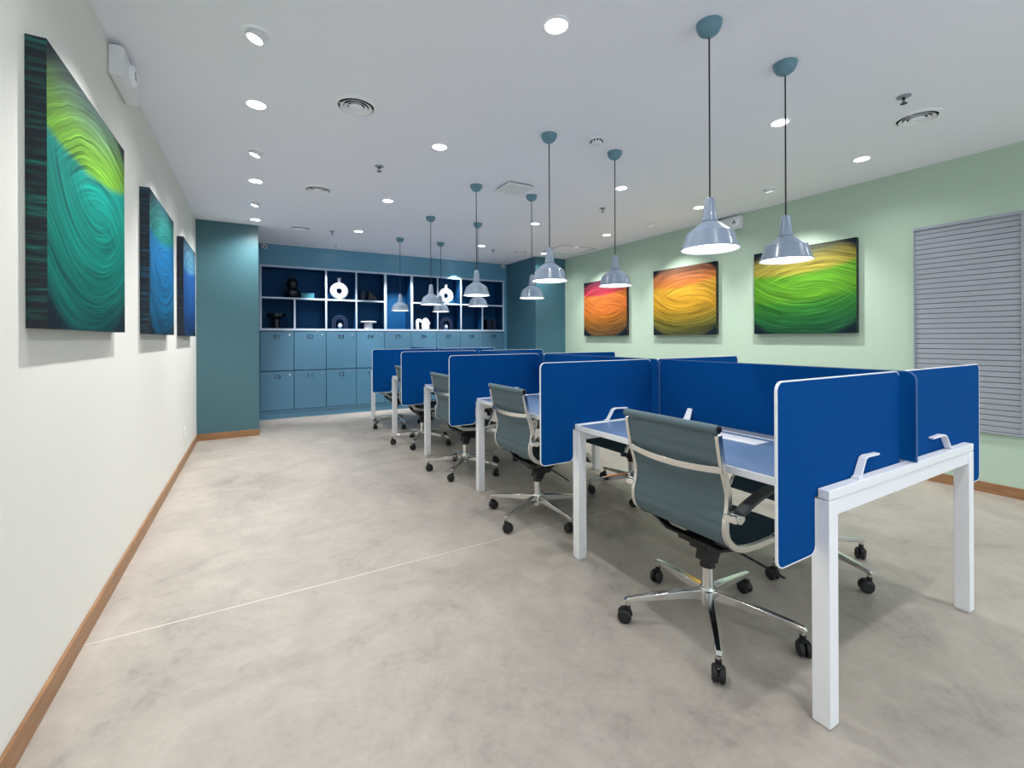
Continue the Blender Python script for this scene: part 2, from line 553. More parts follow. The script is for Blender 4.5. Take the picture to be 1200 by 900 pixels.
# ------------------------------------------------------------------ felt dividers
TH = 0.0036
def side_outline(x_in, x_out, x_desk, sgn):
    """L-shaped outline (x,z) of an end divider; sgn=-1 when its outer edge lies at smaller x"""
    def m(p): return p if sgn < 0 else (-p[0], p[1])
    xi, xo, xd = (x_in, x_out, x_desk) if sgn < 0 else (-x_in, -x_out, -x_desk)
    zb, zt, zn, r = 0.528, 1.072, 0.702, 0.03
    p = [(xi, zn)]
    p += [(xd, zn)]
    p += arc(xd - r, zb + r, r, 0, -90)
    p += arc(xo + r, zb + r, r, 270, 180)
    p += arc(xo + r, zt - r, r, 180, 90)
    p += arc(xi - r, zt - r, r, 90, 0)
    return [m(q) for q in p]

def inset(poly, d):
    n = len(poly)
    out = []
    area = sum(poly[i][0] * poly[(i + 1) % n][1] - poly[(i + 1) % n][0] * poly[i][1] for i in range(n))
    sg = 1 if area > 0 else -1
    for i in range(n):
        a, b, c = Vector(poly[i - 1]), Vector(poly[i]), Vector(poly[(i + 1) % n])
        e1 = (b - a).normalized() if (b - a).length > 1e-7 else (c - b).normalized()
        e2 = (c - b).normalized() if (c - b).length > 1e-7 else e1
        n1 = Vector((-e1.y, e1.x)) * sg; n2 = Vector((-e2.y, e2.x)) * sg
        k = n1 + n2
        k = k / max(0.3, k.dot(n1)) if k.length > 1e-6 else n1
        q = b + k * d
        out.append((q.x, q.y))
    return out

def panel(t, poly, axis, a0, a1, trim_mat, plain=None):
    """felt board and the edging round it"""
    MB().prism(inset(poly, 0.003), axis, a0, a1).build('felt_panel', M['screen'], t, bevel=0.001)
    n = len(poly)
    e = MB()
    ins = inset(poly, 0.0034)
    P = (lambda p, a: (p[0], a, p[1])) if axis == 'y' else (lambda p, a: (a, p[0], p[1]))
    b0, b1 = a0 - 0.0003, a1 + 0.0003
    vs = [P(p, b0) for p in poly] + [P(p, b1) for p in poly] + [P(p, b1) for p in ins] + [P(p, b0) for p in ins]
    fs = []
    for i in range(n):
        j = (i + 1) % n
        if plain and plain(poly[i], poly[j]):
            continue
        for q in range(4):
            fs.append((q * n + i, q * n + j, ((q + 1) % 4) * n + j, ((q + 1) % 4) * n + i))
    e.add(vs, fs)
    e.build('edge_trim', trim_mat, t)

def side_screen(i, sgn):
    y = DY[i] + 0.0395
    side = 'white wall' if sgn < 0 else 'green wall'
    t = thing('desk_divider', (DC, y, ZT), 'white-edged blue felt end divider, %s from the lockers on the %s side' % (bay(i), side),
              'divider', 'blue felt dividers across the desk ends')
    poly = side_outline(sgn * 0.024, sgn * OVER[i], sgn * 0.617, sgn)
    poly = [(p[0], p[1] - ZT) for p in poly]
    panel(t, poly, 'y', -TH, TH, M['white'], lambda a, b: max(abs(a[0]), abs(b[0])) < 0.03 or max(a[1], b[1]) < -0.02 and max(abs(a[0]), abs(b[0])) < 0.62)
    # clamp: a strap that rises from the desk end and turns in against the felt
    z0 = 0.001
    pts = [(sgn * 0.405, -0.02, 0.0065), (sgn * 0.388, -0.02, 0.008), (sgn * 0.348, -0.018, 0.062), (sgn * 0.328, -0.017, 0.068), (sgn * 0.235, -0.014, 0.064)]
    MB().strap(pts, (0, 1, 0), [0.012, 0.012, 0.011, 0.011, 0.009], 0.0032).build('clamp_bracket', M['white'], t, bevel=0.001)

def centre_screen(i):
    y0 = DY[i] - 0.008; y1 = DY[i + 1] - 0.012
    t = thing('spine_divider', (DC, (y0 + y1) / 2, ZT), 'long blue felt divider along the middle of the %s desk from the lockers' % bay(i),
              'divider', 'blue felt dividers along the desk spine')
    hl = (y1 - y0) / 2
    r = 0.035; zt = 1.072 - ZT; zb = 0.006
    poly = [(-hl, zb), (hl, zb)] + arc(hl - r, zt - r, r, 0, 90) + arc(-hl + r, zt - r, r, 90, 180)
    panel(t, poly, 'x', -TH, TH, M['screen_edge'])
    for sgn in (-1, 1):
        for yy in (-0.37, 0.385):
            b = MB().strap([(sgn * 0.05, yy, 0.001), (sgn * 0.03, yy, 0.03), (sgn * 0.0085, yy, 0.075)], (0, 1, 0), [0.024, 0.02, 0.015], 0.003)
            b.build('clamp_bracket', M['white'], t, bevel=0.001)
for i in range(NB):
    centre_screen(i)
    side_screen(i, -1)
    side_screen(i, 1)

# ------------------------------------------------------------------ office chairs
HW = 0.222            # half the distance between the side rails
PROF = [(-0.238, 0.868), (-0.228, 0.81), (-0.212, 0.735), (-0.194, 0.68), (-0.181, 0.628), (-0.184, 0.578),
        (-0.197, 0.532), (-0.19, 0.478), (-0.15, 0.436), (-0.09, 0.417), (-0.02, 0.412), (0.08, 0.414),
        (0.17, 0.425), (0.225, 0.43), (0.258, 0.418), (0.275, 0.385)]
KBEND = 8

def sling(pts, half, amp, pitch):
    """cloth between the rails: thin, with the cross ribs of the weave pressed into it"""
    mb = MB()
    n = len(pts)
    acc, s = [0.0], 0.0
    for i in range(1, n):
        s += (pts[i] - pts[i - 1]).length; acc.append(s)
    cols = 7
    up, dn = [], []
    for i, p in enumerate(pts):
        d = (pts[min(i + 1, n - 1)] - pts[max(i - 1, 0)]).normalized()
        nn = Vector((-d.y, d.x))
        ph = acc[i] / pitch * 2 * math.pi
        rib = amp * abs(math.sin(ph / 2))
        for c in range(cols):
            q = -half + 2 * half * c / (cols - 1)
            sag = 0.006 * (1 - (q / half) ** 2)
            for lst, off in ((up, 0.003 + rib), (dn, -0.003 - rib)):
                w = p + nn * (off - 0.0 + sag * 0)
                lst.append((w.x, q, w.y))
    vs = up + dn
    N = len(up)
    fs = []
    for i in range(n - 1):
        for c in range(cols - 1):
            a = i * cols + c
            fs.append((a, a + 1, a + cols + 1, a + cols))
            fs.append((N + a, N + a + cols, N + a + cols + 1, N + a + 1))
        for c in (0, cols - 1):
            a = i * cols + c
            fs.append((a, a + cols, N + a + cols, N + a))
    for i in (0, n - 1):
        for c in range(cols - 1):
            a = i * cols + c
            fs.append((a, a + 1, N + a + 1, N + a))
    mb.add(vs, fs)
    return mb

def make_chair():
    t = thing('office_chair', (0, 0, 0), 'grey mesh office chair', 'chair', 'grey mesh office chairs at the desks')
    P2 = spline([(a, b, 0) for a, b in PROF], 8)
    P2 = [Vector((p.x, p.y)) for p in P2]
    kb = KBEND * 8
    # fabric
    bk = sling(P2[:kb + 1], HW - 0.008, 0.0042, 0.045)
    bk.cyl((-0.242, -HW - 0.006, 0.874), (-0.242, HW + 0.006, 0.874), 0.0165, n=18)
    bk.build('backrest', M['mesh'], t)
    sl = sling(P2[kb:], HW - 0.008, 0.0042, 0.045)
    sl.cyl((0.272, -HW + 0.004, 0.384), (0.272, HW - 0.004, 0.384), 0.014, n=16)
    sl.build('seat', M['mesh_seat_shaded'], t)
    # rails
    for sy in (-1, 1):
        pts = [(p.x, sy * HW, p.y) for p in P2[2::2]]
        MB().strap(pts, (0, 1, 0), 0.0085, 0.0125).build('side_rail', M['alu'], t, bevel=0.003)
        cp = MB().cyl((-0.242, sy * (HW + 0.006), 0.874), (-0.242, sy * (HW + 0.012), 0.874), 0.0105, n=16)
        cp.build('end_cap', M['black'], t)
    # spreader across the back, bowed away from the sitter
    pts = []
    for k in range(17):
        q = -1 + 2 * k / 16
        pts.append((-0.215 - 0.026 * (1 - q * q) - 0.004, q * (HW + 0.004), 0.727 - 0.012 * (1 - q * q)))
    MB().strap(pts, (0, 0, 1), 0.0125, 0.005).build('back_spreader', M['alu'], t, bevel=0.002)
    # arms
    for sy in (-1, 1):
        ya = sy * (HW + 0.034)
        path = spline([(-0.17, ya, 0.565), (-0.1, ya, 0.592), (-0.02, ya, 0.613), (0.07, ya, 0.622), (0.135, ya, 0.61), (0.158, ya, 0.575),
                       (0.14, ya, 0.52), (0.115, ya, 0.46), (0.105, ya, 0.43)], 5)
        a = MB().strap(path[14:], (0, 1, 0), 0.011, 0.006)
        ao = a.build('armrest', M['alu'], t, bevel=0.002)
        pp = path[:22]
        MB().strap([p + Vector((0, 0, 0.009)) for p in pp], (0, 1, 0), 0.021, 0.008).build('arm_pad', M['pad'], ao, bevel=0.004)
        br = MB().box(-0.205, -0.15, min(sy * (HW - 0.002), ya + sy * 0.012), max(sy * (HW - 0.002), ya + sy * 0.012), 0.545, 0.57)
        br.cyl((-0.178, sy * (HW + 0.01), 0.557), (-0.178, ya + sy * 0.016, 0.557), 0.017, n=14)
        br.build('arm_bracket', M['chrome'], ao, bevel=0.003)
        MB().box(0.09, 0.12, min(sy * HW, ya + sy * 0.01), max(sy * HW, ya + sy * 0.01), 0.415, 0.437).build('arm_foot', M['chrome'], ao, bevel=0.003)
    # under-seat mechanism
    mc = MB()
    for u in (-0.085, 0.11):
        mc.strap([(u, -HW, 0.403 if u > 0 else 0.412), (u, -0.185, 0.4), (u, -0.13, 0.372), (u, 0.13, 0.372), (u, 0.185, 0.4), (u, HW, 0.403 if u > 0 else 0.412)],
                 (1, 0, 0), 0.018, 0.006)
    mc.box(-0.1, 0.125, -0.07, 0.07, 0.352, 0.372)
    mc.box(-0.06, 0.1, -0.045, 0.045, 0.318, 0.352)
    mc.strap([(-0.006, 0, 0.258), (0.0, 0, 0.285), (0.03, 0, 0.325), (0.06, 0, 0.35)], (0, 1, 0), 0.034, 0.031)
    mo = mc.build('tilt_mechanism', M['black'], t, bevel=0.003)
    MB().cyl((0.075, 0, 0.32), (0.075, 0, 0.285), 0.027, 0.03, 18).build('tension_knob', M['black'], mo, bevel=0.003)
    MB().tube([(0.03, -0.04, 0.34), (0.03, -0.12, 0.335), (0.035, -0.25, 0.318), (0.035, -0.3, 0.31)], 0.0045).build('height_lever', M['black'], mo)
    # column and five-star base
    cl = MB().cyl((0, 0, 0.13), (0, 0, 0.238), 0.0245, n=24)
    co = cl.build('gas_column', M['chrome'], t)
    MB().cyl((0, 0, 0.236), (0, 0, 0.262), 0.031, 0.028, 24).build('column_collar', M['black'], co)
    MB().lathe([(0.024, 0.075), (0.034, 0.08), (0.037, 0.13), (0.03, 0.15)], 28).build('base_hub', M['chrome'], t)
    return t

def make_base(parent_name_label=None):
    pass

def base_leg(t, ang, swivel):
    c, s = math.cos(ang), math.sin(ang)
    d = Vector((c, s, 0)); side = Vector((-s, c, 0))
    lg = MB().strap([d * 0.028 + Vector((0, 0, 0.122)), d * 0.1 + Vector((0, 0, 0.119)), d * 0.3 + Vector((0, 0, 0.101)), d * 0.342 + Vector((0, 0, 0.094)), d * 0.352 + Vector((0, 0, 0.088))],
                    side, [0.0165, 0.0155, 0.0115, 0.011, 0.009], [0.02, 0.018, 0.0105, 0.010, 0.006])
    l = lg.build('base_leg', M['chrome'], t, bevel=0.003)
    px = d * 0.338
    cs = MB()
    tr = Vector((math.cos(swivel), math.sin(swivel), 0)) * 0.014
    ax = Vector((-math.sin(swivel), math.cos(swivel), 0))
    w = px + tr
    for q in (-1, 1):
        a = w + ax * (q * 0.004) + Vector((0, 0, 0.0285)); b = w + ax * (q * 0.023) + Vector((0, 0, 0.0285))
        m1 = a + (b - a) * 0.15; m2 = a + (b - a) * 0.75
        cs.cyl(a, m1, 0.026, 0.0285, 24).cyl(m1, m2, 0.0285, 0.0285, 24).cyl(m2, b, 0.0285, 0.022, 24)
    cs.cyl(w - ax * 0.006 + Vector((0, 0, 0.0285)), w + ax * 0.006 + Vector((0, 0, 0.0285)), 0.012, n=12)
    # hood over the wheels and stem
    hd = [w + Vector((0, 0, 0.0285)) + Vector((-math.cos(swivel), -math.sin(swivel), 0)) * (0.031 * math.cos(R(a))) + Vector((0, 0, 0.031 * math.sin(R(a)))) for a in (10, 35, 60, 90, 115)]
    cs.strap(hd, ax, 0.012, 0.002)
    cs.cyl(px + Vector((0, 0, 0.05)), px + Vector((0, 0, 0.072)), 0.011, n=14)
    co = cs.build('caster', M['tyre'], l)
    MB().cyl(px + Vector((0, 0, 0.07)), px + Vector((0, 0, 0.092)), 0.0085, n=14).build('caster_stem', M['chrome'], l)

chair0 = make_chair()
index_kids()
SPOTS = []
for i, (x, y, rot) in enumerate([(1.66, 1.245, 6.6), (1.662, 2.565, 57.4), (1.672, 3.79, 11), (1.68, 5.03, 20), (1.70, 6.25, 59)]):
    SPOTS.append((x, y, 0.0, rot, i, 'white wall'))
for i, (x, y, rot) in enumerate([(2.56, 1.34, -27), (2.56, 2.6, 14), (2.57, 3.85, 40), (2.56, 5.05, 5), (2.57, 6.3, 30)]):
    SPOTS.append((x, y, math.pi, rot, i, 'green wall'))
rng = random.Random(3)
for k, (x, y, rz, rot, i, side) in enumerate(SPOTS):
    lab = 'grey mesh office chair, %s from the lockers on the %s side' % (bay(i), side)
    if k == 0:
        ch = chair0
    else:
        ch = dup(chair0, (x, y, 0), rz, lab)
    ch.location = (x, y, 0); ch.rotation_euler = (0, 0, rz); ch['label'] = lab
    if k == 0:
        fresh = True
    for q in range(5):
        SPOTS_ANG = R(rot + 72 * q) - rz
        ch['_'] = 0
        base_leg(ch, SPOTS_ANG, rng.uniform(0, 2 * math.pi))
    del ch['_']

# ------------------------------------------------------------------ pendant lamps
def make_pendant():
    t = thing('pendant_lamp', (0, 0, H), 'blue-grey pendant', 'pendant lamp', 'blue-grey pendant lamps over the desks')
    MB().lathe([(0.056, 0.0), (0.056, -0.006), (0.052, -0.024), (0.042, -0.042), (0.026, -0.054), (0.008, -0.059), (0.006, -0.066)], 32).build('ceiling_canopy', M['canopy'], t)
    z = -H
    MB().cyl((0, 0, -0.06), (0, 0, 1.82 + z), 0.0036, n=10).build('cord', M['cord'], t)
    MB().lathe([(0.006, 1.838 + z), (0.017, 1.834 + z), (0.021, 1.822 + z), (0.033, 1.735 + z), (0.034, 1.729 + z), (0.031, 1.7255 + z)], 32).build('neck', M['pendant'], t)
    outer = [(0.031, 1.7255), (0.036, 1.724), (0.05, 1.714), (0.099, 1.676), (0.119, 1.609), (0.125, 1.604), (0.1255, 1.600)]
    inner = [(0.1225, 1.600), (0.116, 1.609), (0.096, 1.674), (0.048, 1.711), (0.03, 1.716)]
    prof = [(r, zz + z) for r, zz in outer + inner]
    mis = [0] * (len(outer) - 1) + [1] * len(inner)
    sh = MB().lathe(prof, 48, mis=mis, cap0=False).build('lamp_shade', [M['pendant'], M['white']], t)
    MB().lathe([(0.0, 1.603 + z), (0.06, 1.6035 + z), (0.105, 1.606 + z), (0.118, 1.611 + z)], 40, cap1=False).build('diffuser', M['lamp'], sh)
    return t
pend = make_pendant()
index_kids()
PY = [1.33, 2.612, 3.81, 5.06, 6.345]
first = True
for i, y in enumerate(PY):
    for x, side in ((1.80, 'white wall'), (2.41, 'green wall')):
        lab = 'blue-grey bell pendant lamp, %s from the lockers on the %s side' % (bay(i), side)
        if first:
            pend.location = (x, y, H); pend['label'] = lab; first = False
        else:
            dup(pend, (x, y, H), 0, lab)

# ------------------------------------------------------------------ paintings
def painting(wall, y0, y1, stops, sidecol, label, seed):
    w = (y1 - y0); z0, z1, d = 1.237, 2.125, 0.048
    h = (z1 - z0) / 2
    mb = MB()
    b = w / 2
    vs = [(-b, 0, -h), (b, 0, -h), (b, 0, h), (-b, 0, h), (-b, d, -h), (b, d, -h), (b, d, h), (-b, d, h)]
    mb.add(vs, [(0, 1, 2, 3)], 0)
    mb.add(vs, [(4, 7, 6, 5), (0, 4, 5, 1), (1, 5, 6, 2), (2, 6, 7, 3), (3, 7, 4, 0)], 1)
    o = mb.build('canvas_painting', [m_paint('painted_rings_%d' % seed, stops, seed * 7.3, *((0.5, -0.6) if wall == 'left' else (0.95, -0.95))), m_side('painted_side_%d' % seed, sidecol)], smooth=False)
    if wall == 'left':
        o.location = (XL + d + 0.001, (y0 + y1) / 2, (z0 + z1) / 2); o.rotation_euler = (0, 0, R(90))
    else:
        o.location = (XR - d, (y0 + y1) / 2, (z0 + z1) / 2); o.rotation_euler = (0, 0, R(-90))
    tag(o, label, 'painting', 'square canvases with brushed rings')

painting('left', 1.903, 2.85, [(0.0, (14, 78, 80)), (0.12, (10, 112, 104)), (0.4, (4, 142, 126)), (0.66, (2, 152, 140)), (0.70, (114, 174, 52)), (0.8, (112, 166, 60)), (0.9, (96, 132, 92)), (1.0, (70, 88, 92))],
         (10, 92, 84), 'square teal canvas with a lime green upper band on the white wall', 1)
painting('left', 3.46, 4.395, [(0.0, (16, 80, 112)), (0.2, (18, 112, 160)), (0.6, (22, 118, 180)), (0.68, (20, 120, 176)), (0.73, (24, 132, 124)), (0.86, (40, 128, 124)), (1.0, (40, 90, 100))],
         (14, 74, 104), 'square blue canvas with a sea green upper band on the white wall', 2)
painting('left', 4.955, 5.885, [(0.0, (18, 52, 98)), (0.3, (20, 82, 150)), (0.66, (24, 92, 166)), (0.7, (72, 138, 176)), (0.88, (84, 136, 166)), (1.0, (50, 88, 112))],
         (12, 44, 80), 'square deep blue canvas beside the teal pillar on the white wall', 3)
painting('right', 2.035, 3.018, [(0.0, (36, 92, 62)), (0.14, (44, 120, 64)), (0.32, (62, 142, 52)), (0.42, (98, 164, 44)), (0.66, (102, 170, 46)), (0.72, (176, 164, 66)), (0.84, (158, 148, 74)), (0.94, (104, 108, 84)), (1.0, (84, 90, 84))],
         (34, 70, 50), 'square green canvas with a gold upper band on the green wall', 4)
painting('right', 3.495, 4.478, [(0.0, (92, 96, 60)), (0.14, (128, 124, 54)), (0.3, (184, 150, 48)), (0.42, (218, 166, 48)), (0.68, (226, 172, 56)), (0.73, (224, 136, 62)), (0.86, (184, 116, 76)), (1.0, (112, 92, 78))],
         (70, 62, 36), 'square yellow canvas with an orange upper band on the green wall', 5)
painting('right', 5.0, 6.005, [(0.0, (110, 84, 56)), (0.16, (156, 108, 52)), (0.3, (196, 120, 46)), (0.42, (228, 126, 52)), (0.7, (232, 130, 62)), (0.75, (196, 62, 76)), (0.88, (162, 60, 80)), (1.0, (92, 52, 70))],
         (84, 40, 36), 'square orange canvas with a crimson upper band on the green wall', 6)

# ------------------------------------------------------------------ slatted blind on the green wall
t = thing('slatted_blind', (XR, 1.315, 0.462), 'grey horizontal slatted blind covering an opening in the green wall', 'blind')
y0, y1 = 1.0 - 1.315, 1.628 - 1.315
M['slat'] = mat('slat_grey', (160, 166, 175), 0.45)
M['slat_gap'] = mat('slat_gap', (70, 78, 84), 0.7)
MB().box(-0.006, 0.0, y0 + 0.004, y1 - 0.004, 0.004, 1.652).build('backing', M['slat_gap'], t, smooth=False)
sl = MB()
NS = 39
pz = 1.62 / NS
for k in range(NS):
    z = 0.012 + k * pz
    sl.prism([(-0.005, z + 0.004), (-0.0125, z + 0.005), (-0.0135, z + 0.008), (-0.0135, z + pz - 0.002), (-0.0125, z + pz), (-0.005, z + pz)], 'y', y0 + 0.008, y1 - 0.008)
sl.build('slats', M['slat'], t, smooth=False)
MB().box(-0.03, 0.0, y0, y1, 1.632, 1.656).build('head_rail', M['slat'], t, bevel=0.002)
MB().box(-0.026, 0.0, y0, y1, 0.0, 0.014).build('bottom_rail', M['slat'], t, bevel=0.002)
MB().box(-0.026, 0.0, y0, y0 + 0.008, 0.014, 1.632).box(-0.026, 0.0, y1 - 0.008, y1, 0.014, 1.632).build('side_channel', M['slat'], t)

# ------------------------------------------------------------------ lockers
LX = [0.064 + 0.4588 * k for k in range(10)]
def number_mesh(txt):
    cu = bpy.data.curves.new('number', 'FONT')
    cu.body = txt; cu.size = 0.088; cu.space_character = 1.15; cu.align_x = 'CENTER'; cu.align_y = 'CENTER'; cu.extrude = 0.0008; cu.offset = 0.001
    tmp = bpy.data.objects.new('tmp', cu)
    COL.objects.link(tmp)
    dg = bpy.context.evaluated_depsgraph_get()
    me = bpy.data.meshes.new_from_object(tmp.evaluated_get(dg))
    me.materials.clear(); me.materials.append(M['ink'])
    bpy.data.objects.remove(tmp)
    return me

for r in range(2):
    z0, z1 = ((0.728, 1.318), (0.132, 0.712))[r]
    for k in range(9):
        num = '%02d' % (r * 9 + k + 1)
        xa, xb = LX[k], LX[k + 1]
        xc = (xa + xb) / 2
        t = thing('locker', (xc, YB + 0.15, z0 - 0.004), 'blue-teal locker with the number %s on its door' % num, 'locker', 'numbered lockers in the back wall')
        h = z1 - z0 + 0.006
        hw = (xb - xa) / 2
        MB().box(-hw + 0.001, hw - 0.001, -0.128, 0.15, 0, h).build('body', M['shelf_in'], t, smooth=False)
        d = MB().box(-hw + 0.0035, hw - 0.0035, -0.15, -0.13, 0.004, h - 0.003).build('door', M['locker'], t, bevel=0.0025)
        n = bpy.data.objects.new('number', number_mesh(num)); COL.objects.link(n)
        n.parent = d; n.location = (0, -0.1515, h - 0.082); n.rotation_euler = (R(90), 0, 0)
        lk = MB().cyl((hw - 0.06, -0.15, h - 0.052), (hw - 0.06, -0.156, h - 0.052), 0.0115, n=20)
        lk.cyl((hw - 0.06, -0.156, h - 0.052), (hw - 0.06, -0.158, h - 0.052), 0.007, n=16)
        lk.build('lock', M['alu'], d)
struct('trim_1', MB().box(0.062, 4.196, YB + 0.004, YBACK, 0.1, 0.126).box(0.062, 4.196, YB + 0.02, YBACK, 0.714, 0.722), M['locker'], smooth=False)

# ------------------------------------------------------------------ open shelving above the lockers
t = thing('display_shelving', (2.13, YBACK, 1.326), 'open deep blue display shelving with pale edges above the lockers', 'shelving')
ox = 2.13
ZS0, ZS1, ZM0, ZM1, ZTOP = 1.332, 1.366, 1.812, 1.838, 2.316
TB = 0.026
def shelf(name, x0, x1, z0, z1, front=YB, parent=t):
    mb = MB().box(x0 - ox, x1 - ox, front + 0.003 - YBACK, -0.012, z0 - 1.326, z1 - 1.326)
    o = mb.build(name, M['shelf_in'], parent, smooth=False)
    MB().box(x0 - ox, x1 - ox, front - YBACK, front + 0.0028 - YBACK, z0 - 1.326, z1 - 1.326).build('edge_band', M['locker_edge'], o, smooth=False)
MB().box(0.064 - ox, 4.194 - ox, -0.012, 0, 0.0, ZTOP - 1.326).build('back_panel', M['shelf_in'], t, smooth=False)
shelf('base_board', 0.064, 4.194, ZS0, ZS1)
shelf('top_board', 0.064, 4.194, ZTOP - 0.03, ZTOP)
divs = [0.08, 0.985, 1.445, 1.915, 2.37, 2.842, 3.292, 3.728, 4.173]
for k, x in enumerate(divs):
    hw = 0.013 if k not in (3, 4) else 0.022
    if k == 0:
        shelf('divider_panel', 0.064, 0.094, ZS1, ZTOP - 0.03)
    elif k == 8:
        shelf('divider_panel', 4.16, 4.194, ZS1, ZTOP - 0.03)
    elif k == 7:
        shelf('divider_panel', x - hw, x + hw, ZS1, ZM0)
    else:
        shelf('divider_panel', x - hw, x + hw, ZS1, ZTOP - 0.03)
shelf('divider_panel', 0.535 - 0.013, 0.535 + 0.013, ZS1, ZM0)
for a, b in ((0.094, 0.972), (0.998, 1.432), (1.458, 1.893), (2.392, 2.829), (2.855, 3.279), (3.305, 4.16)):
    shelf('shelf_board', a, b, ZM0, ZM1)

# ornaments -------------------------------------------------------------
YI = YB + 0.13
def ornament(name, mb, m, loc, label, cat, group=None, rz=0, bevel=0):
    o = mb.build(name, m, bevel=bevel)
    o.location = (loc[0], loc[1], loc[2] + (0.007 if name == 'animal_figure' else 0.0008)); o.rotation_euler = (0, 0, rz)
    return tag(o, label, cat, group)

gv = MB().lathe([(0.06, 0), (0.085, 0.006), (0.108, 0.04), (0.112, 0.07), (0.1, 0.11), (0.07, 0.138), (0.06, 0.15), (0.07, 0.165), (0.082, 0.2), (0.082, 0.235),
                 (0.066, 0.268), (0.046, 0.285), (0.04, 0.3), (0.044, 0.318), (0.046, 0.322), (0.038, 0.32), (0.03, 0.29), (0.0, 0.28)], 36)
ornament('gourd_vase', gv, M['black_glaze'], (0.512, YI, ZM1), 'black double gourd vase on the upper shelf beside a teal box', 'vase')
ornament('keepsake_box', MB().box(-0.09, 0.09, -0.06, 0.06, 0, 0.062).box(-0.092, 0.092, -0.062, 0.062, 0.064, 0.084), M['teal_box'], (0.727, YI, ZM1), 'flat teal box beside the black vase on the upper shelf', 'box', bevel=0.003)

def ring_vase():
    mb = MB()
    cz, Rm, rt = 0.142, 0.092, 0.05
    n, k = 40, 16
    vs, fs = [], []
    for i in range(n):
        a = 2 * math.pi * i / n
        for j in range(k):
            b = 2 * math.pi * j / k
            rr = Rm + rt * math.cos(b)
            vs.append((rr * math.cos(a), 0.042 * math.sin(b), cz + rr * math.sin(a)))
    for i in range(n):
        for j in range(k):
            fs.append((i * k + j, ((i + 1) % n) * k + j, ((i + 1) % n) * k + (j + 1) % k, i * k + (j + 1) % k))
    mb.add(vs, fs)
    mb.lathe([(0.03, 0.268), (0.027, 0.29), (0.027, 0.335), (0.032, 0.352), (0.026, 0.352), (0.021, 0.335), (0.021, 0.29)], 24, cap1=True)
    mb.lathe([(0.045, 0.0), (0.045, 0.008), (0.03, 0.016)], 24)
    return mb
ornament('ring_vase', ring_vase(), M['ceramic'], (1.2, YI, ZM1), 'white ring-shaped vase on the shelf above locker 03', 'vase', 'white ring vases')
ornament('ring_vase', ring_vase(), M['ceramic'], (3.046, YI, ZM1), 'white ring-shaped vase on the shelf above locker 07', 'vase', 'white ring vases')

kn = MB().lathe([(0.04, 0), (0.062, 0.012), (0.07, 0.06), (0.066, 0.12), (0.05, 0.16), (0.03, 0.172), (0.0, 0.176)], 28)
ornament('stone_figure', kn, M['navy_glaze'], (1.566, YI, ZM1), 'rounded dark figure on the upper shelf above locker 04', 'ornament')
wd = MB().prism([(-0.085, 0), (0.085, 0), (0.08, 0.05), (0.045, 0.085), (0.0, 0.12), (-0.03, 0.168), (-0.06, 0.168), (-0.075, 0.1)], 'y', -0.04, 0.04)
ornament('stone_wedge', wd, M['black_glaze'], (1.727, YI, ZM1), 'dark sloping ornament beside the rounded dark figure', 'ornament', bevel=0.012)
pb = MB().lathe([(0.062, 0), (0.058, 0.02), (0.052, 0.09), (0.056, 0.14), (0.09, 0.165), (0.124, 0.178), (0.128, 0.228), (0.124, 0.232), (0.112, 0.225), (0.0, 0.2)], 36)
ornament('pedestal_bowl', pb, M['black_glaze'], (0.29, YI, ZS1), 'black pedestal bowl on the shelf above locker 01', 'bowl')

def arch_figure():
    mb = MB()
    for (ro, ri, dy) in ((0.122, 0.095, 0.05), (0.088, 0.062, 0.05)):
        o = arc(0, 0.1, ro, 0, 180, 18); i_ = arc(0, 0.1, ri, 180, 0, 18)
        poly = [(ro, 0)] + o + [(-ro, 0), (-ri, 0)] + i_ + [(ri, 0)]
        n = len(o)
        vs, fs = [], []
        ring_o = [(ro, 0)] + o + [(-ro, 0)]
        ring_i = [(ri, 0)] + list(reversed(i_)) + [(-ri, 0)]
        L = len(ring_o)
        for y in (-dy, dy):
            vs += [(p[0], y, p[1]) for p in ring_o] + [(p[0], y, p[1]) for p in ring_i]
        for q in range(L - 1):
            fs += [(q, q + 1, L + q + 1, L + q), (2 * L + q, 3 * L + q, 3 * L + q + 1, 2 * L + q + 1),
                   (q, 2 * L + q, 2 * L + q + 1, q + 1), (L + q, L + q + 1, 3 * L + q + 1, 3 * L + q)]
        fs += [(0, L, 3 * L, 2 * L), (L - 1, 3 * L - 1, 4 * L - 1, 2 * L - 1)]
        mb.add(vs, fs)
    return mb
def arch_with_egg(x, label):
    t = thing('arch_sculpture', (x, YI, ZS1), label, 'sculpture', 'dark nested arch sculptures')
    arch_figure().build('arch', M['navy_glaze'], t)
    MB().lathe([(0.0, 0.0), (0.022, 0.004), (0.036, 0.03), (0.038, 0.05), (0.028, 0.082), (0.012, 0.096), (0.0, 0.098)], 20).build('egg', M['locker_edge'], t).location = (0.012, 0, 0)
arch_with_egg(1.2, 'dark nested arch sculpture with a pale egg above locker 03')
arch_with_egg(3.035, 'dark nested arch sculpture with a pale egg above locker 07')
ps = MB().lathe([(0.078, 0), (0.072, 0.01), (0.066, 0.09), (0.07, 0.104), (0.128, 0.108), (0.132, 0.116), (0.132, 0.128), (0.126, 0.132), (0.1, 0.126), (0.0, 0.124)], 36)
ornament('cake_stand', ps, M['ceramic'], (1.66, YI, ZS1), 'white round pedestal stand on the shelf above locker 04', 'stand')
hs = MB()
hs.strap(spline([(-0.105, 0, 0.0), (-0.108, 0, 0.09), (-0.1, 0, 0.15), (-0.07, 0, 0.158), (-0.035, 0, 0.138), (0.0, 0, 0.14), (0.035, 0, 0.175), (0.062, 0, 0.168), (0.09, 0, 0.12), (0.118, 0, 0.09)], 5),
         (0, 1, 0), 0.03, 0.024)
